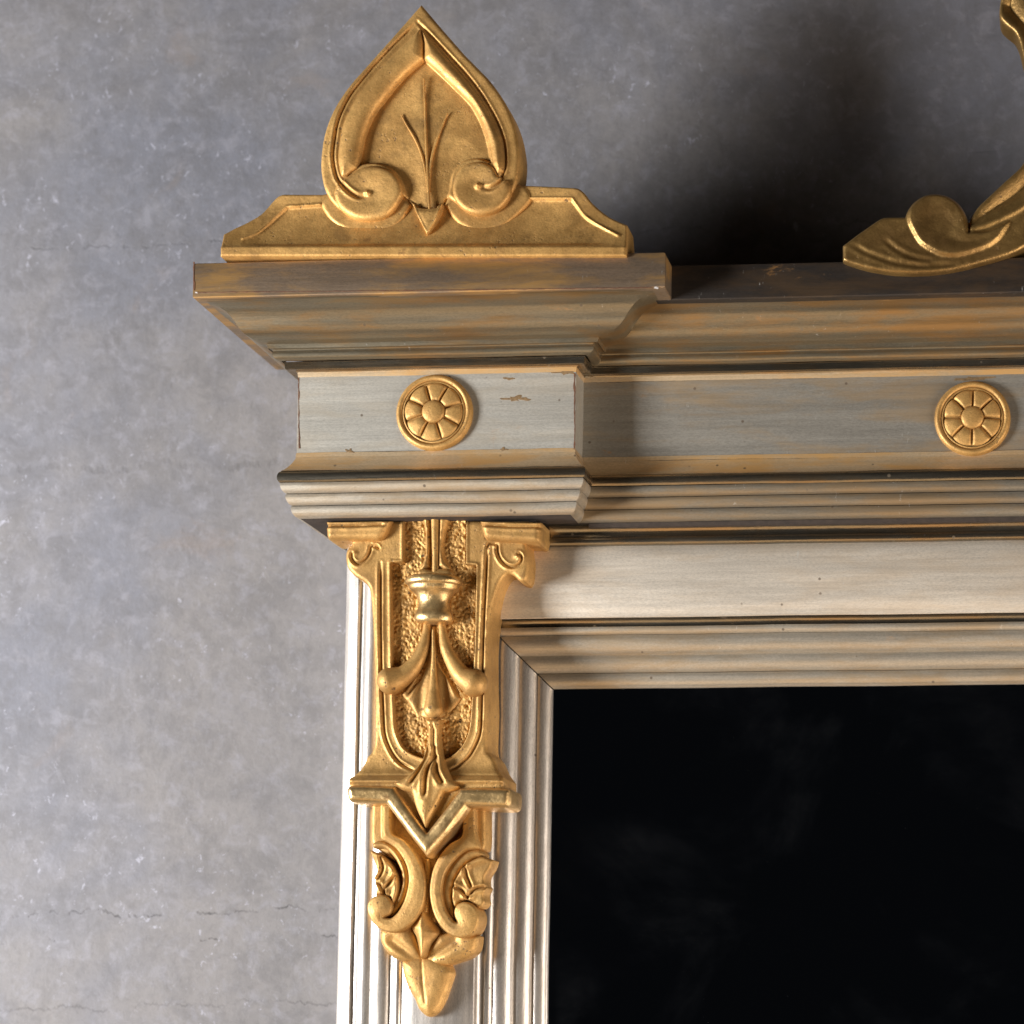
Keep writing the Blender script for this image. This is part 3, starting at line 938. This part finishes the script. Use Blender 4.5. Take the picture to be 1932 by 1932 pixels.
# stem, vase and tendrils
relief('stem_leaf', M(c4, [(822, 100, 1), (888, 100, 1), (892, 300), (888, 480, 1), (840, 505), (795, 500, 1), (830, 430), (850, 340), (846, 220)]), DB - 8, puff(17, 14), GOLD, br, back=10)
relief('stem_leaf', M(c4, [(945, 100, 1), (1035, 100, 1), (1000, 230), (988, 330), (1008, 420), (1060, 500, 1), (1000, 505), (938, 480, 1), (944, 300)]), DB - 8, puff(17, 14), GOLD, br, back=10)
tube('stem', M(c4, [(912, 90), (913, 250), (915, 400), (916, 535)]), [7.5, 6.5, 6, 6.5], DB + 3, GOLD, br, flat=1.0)
relief('calyx', M(c4, [(785, 515), (800, 488), (850, 478), (905, 492), (960, 478), (1030, 485), (1060, 515), (1050, 548), (920, 552), (795, 548)]), DB - 3, puff(13, 9), GOLD, br, back=14)
ax = c4(905, 0)[0]
def vp(L): return [(950.5 + .256 * y, .256 * r, *k) for (y, r, *k) in L]
lathe('vase', ax, vp([(535, 150), (542, 185), (556, 204), (575, 210), (594, 205), (606, 190, 1), (612, 184, 1), (624, 182), (640, 172), (662, 146), (690, 124), (725, 112), (755, 113), (785, 122), (808, 134), (828, 142), (848, 142), (868, 134), (882, 115), (888, 80)]), DB + 6, GOLDB, br, k=.72, lean=0.0)
tube('tendril', M(c4, [(853, 870), (848, 960), (828, 1060), (780, 1170), (700, 1262), (598, 1312)]), [6.5, 8.5, 11, 14, 18, 26], DB - 2, GOLD, br, flat=.95, rise=[0, 0, 2, 4, 6, 8])
tube('tendril', M(c4, [(962, 870), (972, 960), (995, 1060), (1045, 1165), (1115, 1265), (1206, 1326)]), [6.5, 8.5, 11, 14, 18, 27], DB - 2, GOLD, br, flat=.95, rise=[0, 0, 2, 4, 6, 8])
husk = M(c4, [(885, 905), (870, 1050), (820, 1200), (740, 1320), (660, 1410, 1)]) + M(c5, [(640, 225), (685, 300), (708, 352, 1), (770, 348), (900, 352), (935, 350, 1), (955, 310), (1010, 262), (1070, 185, 1)]) + M(c4, [(1100, 1360), (1010, 1230), (955, 1100), (925, 905)])
def h_husk(f):
    h = rnd(f.sd, 12, .9)
    for L in (M(c4, [(880, 930), (868, 1100), (800, 1290), (720, 1420)]), M(c4, [(930, 930), (960, 1150), (1040, 1300), (1100, 1420)])):
        h += f.groove(L, 3.2, 6, 2)
    D, T = f.line(M(c4, [(905, 900), (905, 1300)]) + M(c5, [(830, 330)]))
    return h - 4 * np.exp(-((D - 22) / 9) ** 2)
relief('husk_leaf', husk, DB - 11, h_husk, GOLD, br, back=14)
tube('drop', M(c4, [(898, 930), (902, 1100)]) + M(c5, [(832, 0), (831, 120), (830, 262)]), [2, 3.5, 6.5, 10.5, 18], DB + 6, GOLD, br, flat=.8)

# lower stem that flares into a palmette over the chevron
palm = M(c5, [(772, 340, 1), (790, 450), (775, 580), (735, 690), (650, 790), (535, 852, 1), (600, 905), (682, 925, 1), (720, 1060), (795, 1212, 1), (870, 1060), (935, 925, 1), (1000, 915), (1058, 882, 1), (985, 800), (930, 690), (895, 580), (882, 450), (890, 340, 1)])
def h_palm(f):
    h = rnd(f.sd, 11, 1.0) + 13 * sstep(f.y, c5(0, 620)[1], c5(0, 860)[1])
    for L, w_, dp in (([(800, 390), (800, 600), (745, 740), (672, 862)], 3.6, 7), ([(845, 390), (845, 620), (800, 760), (788, 965)], 3.8, 7), ([(862, 620), (875, 750), (932, 858)], 4.2, 7), ([(830, 380), (832, 560)], 2.5, 4)):
        h += f.groove(M(c5, L), w_, dp, 2)
    D, T = f.line(M(c5, [(790, 960), (795, 1215)]))
    return h + 3 * np.exp(-(D / 8) ** 2)
relief('palmette', palm, DB + 9, h_palm, GOLD, br, back=30)

chev = M(c5, [(160, 905), (172, 872), (205, 862), (470, 868), (538, 874, 1), (660, 1050), (792, 1228, 1), (925, 1060), (1050, 884, 1), (1120, 880), (1425, 886), (1448, 905), (1452, 960), (1442, 1020), (1415, 1042), (1260, 1042), (1112, 1036, 1), (960, 1240), (790, 1432, 1), (640, 1240), (472, 1014, 1), (330, 1005), (205, 1000), (172, 975)])
def h_chev(f):
    return rnd(f.sd, 13, 1.15) 
relief('chevron_band', chev, DB + 20, h_chev, GOLDB, br, back=70)

# backing plate under the chevron, then the pair of leaf scrolls
relief('lower_plate', M(c6, [(352, -130, 1), (352, 190), (430, 260), (600, 380), (700, 480), (700, 760), (780, 900), (860, 760), (870, 480), (960, 380), (1130, 260), (1240, 230), (1245, -130, 1)]), DB - 30,
       lambda f: rnd(f.sd, 8, .8) - 8 * sstep(np.abs(f.x - c6(790, 0)[0]), 72, 60), GOLD, br, back=40)
sl = M(c6, [(415, -130, 1), (507, -130, 1), (505, 70), (522, 118), (600, 157), (680, 245), (735, 350), (770, 460), (776, 560), (752, 690), (690, 795), (605, 868), (520, 893), (425, 872), (352, 805), (315, 715), (328, 645), (395, 597), (465, 603), (508, 650), (515, 705), (490, 752), (450, 772, 1), (500, 778), (560, 722), (610, 620), (638, 480), (615, 350), (545, 240), (480, 190), (425, 160), (415, 100)])
sr = M(c6, [(1068, -130, 1), (1064, 80), (1048, 142), (960, 195), (880, 290), (825, 410), (803, 560), (818, 685), (855, 790), (920, 878), (1010, 930), (1110, 922), (1175, 865), (1197, 765), (1160, 685), (1090, 650), (1025, 668), (998, 715), (1003, 770), (1024, 810, 1), (998, 805), (945, 735), (912, 645), (903, 540), (930, 425), (1000, 320), (1090, 248), (1188, 230), (1190, 200), (1168, 100), (1165, -130, 1)])
def h_cs(cx, cy):
    e = c6(cx, cy)
    def f_(f):
        D = np.hypot(f.x - e[0], f.y - e[1])
        return rnd(f.sd, 5, 1.2) + 3 * np.exp(-(D / 20) ** 2) + 1.2 * sstep(f.sd, 4, 14)
    return f_
relief('leaf_scroll', sl, DB - 8, h_cs(415, 690), GOLD, br, back=50)
relief('leaf_scroll', sr, DB - 8, h_cs(1100, 765), GOLD, br, back=50)
relief('inner_band', M(c6, [(356, 195), (405, 170), (480, 185), (570, 260), (630, 400), (635, 520), (600, 650), (540, 735), (480, 772), (530, 650), (582, 520), (580, 420), (535, 320), (460, 238), (370, 232)]), DB - 20, puff(9, 12), GOLD, br, back=40)
relief('inner_band', M(c6, [(1228, 285), (1192, 235), (1090, 245), (1000, 322), (925, 430), (900, 545), (912, 650), (950, 742), (1000, 802), (992, 700), (978, 600), (1003, 480), (1075, 370), (1160, 312)]), DB - 20, puff(9, 12), GOLD, br, back=40)
def h_leaf(veins, edge):
    def f_(f):
        h = rnd(f.sd, 6, .9)
        for L in veins:
            D, T = f.line(M(c6, L))
            h += -5 * np.exp(-(D / 2.6) ** 2) + 3.0 * np.exp(-((D - 6) / 4) ** 2)
        D, T = f.line(M(c6, edge))
        return h + 5 * np.exp(-(D / 7) ** 2)
    return f_
relief('fern_leaf', M(c6, [(333, 243, 1), (430, 285), (500, 350), (552, 440), (567, 530), (548, 620), (520, 668), (500, 620), (460, 596), (400, 594), (374, 602, 1), (388, 545), (368, 466, 1), (385, 440), (388, 395), (365, 320)]), DB - 16,
       h_leaf([[(425, 300), (440, 390), (405, 470)], [(545, 440), (460, 545), (450, 590)], [(372, 475), (420, 520), (452, 592)]], [(400, 275), (490, 350), (540, 450), (545, 560), (525, 640)]), GOLD, br, back=40)
relief('fern_leaf', M(c6, [(1306, 322, 1), (1225, 298), (1155, 318), (1080, 372), (1010, 480), (984, 600), (1000, 690), (1060, 640), (1120, 640), (1190, 700), (1240, 660), (1232, 600), (1256, 540, 1), (1240, 510), (1245, 450), (1285, 385)]), DB - 16,
       h_leaf([[(1085, 370), (1100, 450), (1135, 530)], [(1000, 525), (1060, 560), (1100, 610)], [(1245, 535), (1160, 555), (1105, 625)]], [(1240, 312), (1090, 372), (1020, 480), (1000, 610)]), GOLD, br, back=40)
tube('spine', M(c6, [(788, 330), (784, 450), (780, 600), (772, 720)]), [5, 6.5, 7, 5], DB - 22, GOLD, br, flat=1.2)

pend = M(c6, [(415, 870, 1), (424, 970), (470, 1045), (540, 1100), (625, 1128, 1), (745, 1125), (735, 1020), (700, 925), (660, 840, 1), (540, 800)])
def h_wing(a, b):
    def f_(f):
        D, T = f.line(M(c6, [a, b]))
        return puff(16, 22)(f) - 7 * np.exp(-(D / 9) ** 2)
    return f_
relief('calyx_petal', pend, DB - 34, h_wing((520, 960), (720, 1110)), GOLD, br, back=30)
relief('calyx_petal', M(c6, [(1196, 920, 1), (1176, 1030), (1105, 1095), (1000, 1134), (960, 1148, 1), (780, 1130), (790, 1040), (880, 905, 1), (1000, 880), (1110, 890)]), DB - 34, h_wing((1010, 960), (800, 1110)), GOLD, br, back=30)
def h_bud(f):
    D, T = f.line(M(c6, [(770, 700), (755, 1100)]))
    return puff(20, 24)(f) + 5 * np.exp(-(D / 9) ** 2)
relief('bud_petal', M(c6, [(772, 690, 1), (700, 790), (660, 848), (700, 925), (725, 1020), (745, 1105, 1), (785, 1080), (830, 980), (885, 903), (850, 830), (805, 760)]), DB - 30, h_bud, GOLD, br, back=30)
def h_tip(f):
    D, T = f.line(M(c6, [(750, 1080), (760, 1250), (782, 1440)]))
    return puff(17, 30)(f) - 1.6 * np.exp(-(D / 2.4) ** 2) - 1.5 * np.exp(-(D / 14) ** 2)
relief('tip_leaf', M(c6, [(588, 1115, 1), (680, 1070), (750, 1062), (860, 1080), (968, 1142, 1), (992, 1205), (978, 1265), (925, 1420), (870, 1515), (800, 1554), (725, 1500), (690, 1420), (640, 1330), (602, 1230)]), DB - 40, h_tip, GOLD, br, back=30)

# ------------------------------------------------------------------ crest scroll on the long run
DC = 258
cr = group('crest')
crest = M(c7, [(436, 1660, 1), (436, 1762, 1), (480, 1782), (620, 1822), (800, 1848), (1000, 1848), (1200, 1822), (1400, 1772), (1560, 1722), (1680, 1660), (1850, 1520), (1990, 1250), (2060, 900), (2040, 500), (1960, 100), (1800, -180), (1640, -230), (1530, -120), (1500, 0), (1490, 90), (1502, 140), (1540, 182), (1590, 222), (1622, 285), (1652, 400), (1700, 620), (1715, 820), (1690, 1010), (1640, 1120), (1540, 1215), (1400, 1345), (1330, 1420), (1290, 1500), (1285, 1575, 1), (1285, 1520), (1260, 1440), (1210, 1370), (1140, 1325), (1060, 1310), (980, 1325), (910, 1370), (872, 1425), (855, 1466, 1), (745, 1466), (690, 1478), (560, 1565)])
ridge = M(c7, [(1290, 1560), (1400, 1525), (1520, 1475), (1656, 1395), (1780, 1270), (1870, 1080), (1900, 820), (1870, 520), (1800, 250), (1700, 80)])
lobe = curve(M(c7, [(870, 1480), (895, 1400), (980, 1330), (1060, 1315), (1140, 1330), (1210, 1375), (1258, 1445), (1283, 1540), (1290, 1570, 1), (1420, 1560), (1560, 1500), (1500, 1620), (1400, 1690), (1200, 1745), (1080, 1730), (960, 1660), (900, 1570)]), True, 4)
def h_crest(f):
    h = rnd(f.sd, 8, .9)
    D, T = f.line(ridge)
    c = curve(ridge, False, 4)
    # behind the ridge the scroll's hollow runs back
    inner = curve(ridge + M(c7, [(1600, -100), (1450, 0), (1480, 120), (1600, 230), (1650, 420), (1700, 700), (1640, 1100), (1400, 1330), (1288, 1480)]), True, 5)
    si = f.poly(inner)
    h -= 26 * sstep(si, 2, 60)
    h += 5 * np.exp(-(D / 6) ** 2)
    sl_ = f.poly(lobe)
    h += 7 * sstep(sl_, -2, 8) - 5 * sstep(sl_, 10, 45)
    for L, w_, dp in (([(500, 1660), (620, 1720), (800, 1780), (1000, 1800), (1200, 1790)], 4, 1.5), ([(720, 1625), (800, 1690), (920, 1745), (1050, 1770)], 4, 1.3)):
        h += f.groove(M(c7, L), w_, dp, .9)
    return h
relief('crest_scroll', crest, DC, h_crest, GOLDC, cr, back=46, cell=2.0)

# ------------------------------------------------------------------ small wear: stains and chips
def blob(name, cx, cy, rx, ry, d, mat, parent, seed, rough=.6, n=26, h=.5):
    rs = np.random.RandomState(seed)
    pts = []
    for i in range(n):
        a = 2 * math.pi * i / n
        k = 1 + rough * (rs.rand() - .5) * 2
        pts.append((cx + rx * k * math.cos(a), cy + ry * k * math.sin(a)))
    return relief(name, pts, d, lambda f: np.minimum(h, .15 + f.sd * .2), mat, parent, cell=1.2, back=.6, warp=0.05)

for i, (x, y, rx, ry) in enumerate([(972, 752, 22, 5), (962, 715, 14, 2.5), (1066, 702, 20, 5), (660, 852, 7, 5), (950, 852, 8, 6)]):
    blob('glue_stain', x, y, rx, ry, F_BLOCK + .6, STAIN, block, 20 + i)
for i, (x, y, rx, ry) in enumerate([(1838, 714, 36, 3.5)]):
    blob('glue_stain', x, y, rx, ry, F_MAIN + .6, STAIN, run, 40 + i)
for i, (x, y, rx, ry) in enumerate([(1238, 543, 6, 2.2), (371, 552, 3, 2)]):
    blob('chip', x, y, rx, ry, F_BLOCK + 147.6, GESSO, block, 60 + i, h=1.2)

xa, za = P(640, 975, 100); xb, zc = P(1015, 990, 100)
box('shadow_gap', float(xa), float(xb), 60, 118, float(zc), zb(975, -8) - .4 * U, WOOD, br)  # solid dark strip painting the shade in the gap under the block

box('shadow_gap', XR_ + 12 * U, Xr, 58, F_MAIN - 9, zb(975, -8) - 8 * U, zb(975, -8) - .4 * U, WOOD, run)  # the same dark strip in place of shade below the long run

RUST = mat_plain('red_brown_bole', (0.16, 0.065, 0.03), 0.7, sc_=900)
def ragged(name, pts, wdt, d, mat, parent, seed):
    """thin uneven crack or worn arris along a line of points"""
    rs = np.random.RandomState(seed)
    c = curve(pts, False, 6, False)
    tg = np.gradient(c, axis=0); tg /= np.linalg.norm(tg, axis=1)[:, None]
    nn = np.stack([-tg[:, 1], tg[:, 0]], 1)
    a = wdt * (.25 + rs.rand(len(c)) ** 2 * 1.1)
    b = wdt * (.25 + rs.rand(len(c)) ** 2 * 1.1)
    X, Z = P(*(c + nn * a[:, None]).T, d); X2, Z2 = P(*(c - nn * b[:, None]).T, d)
    n = len(c)
    V = np.concatenate([np.stack([X, np.full(n, -d * U), Z], 1), np.stack([X2, np.full(n, -d * U), Z2], 1),
                        np.stack([X, np.full(n, -(d - 1.5) * U), Z], 1), np.stack([X2, np.full(n, -(d - 1.5) * U), Z2], 1)])
    F = []
    for i in range(n - 1):
        F += [(i, i + 1, n + i + 1, n + i), (2*n + i, 2*n + i + 1, i + 1, i), (n + i, n + i + 1, 3*n + i + 1, 3*n + i)]
    return build(name, V, F, mat, parent, smooth=False)
ragged('open_joint', [(1084, 704), (1083.5, 760), (1084.5, 810), (1083, 848)], 1.7, F_BLOCK + 1.2, RUST, block, 3)
ragged('worn_edge', [(563.5, 712), (563.5, 770), (564, 846)], 1.3, F_BLOCK + 1.2, RUST, block, 5)
ragged('worn_edge', [(366, 494), (365, 520), (366, 548)], 1.6, F_BLOCK + 148.2, RUST, block, 6)
ragged('worn_edge', [(372, 551.5), (600, 549.5), (900, 546.5), (1230, 542)], 0.8, F_BLOCK + 148.4, RUST, block, 7)
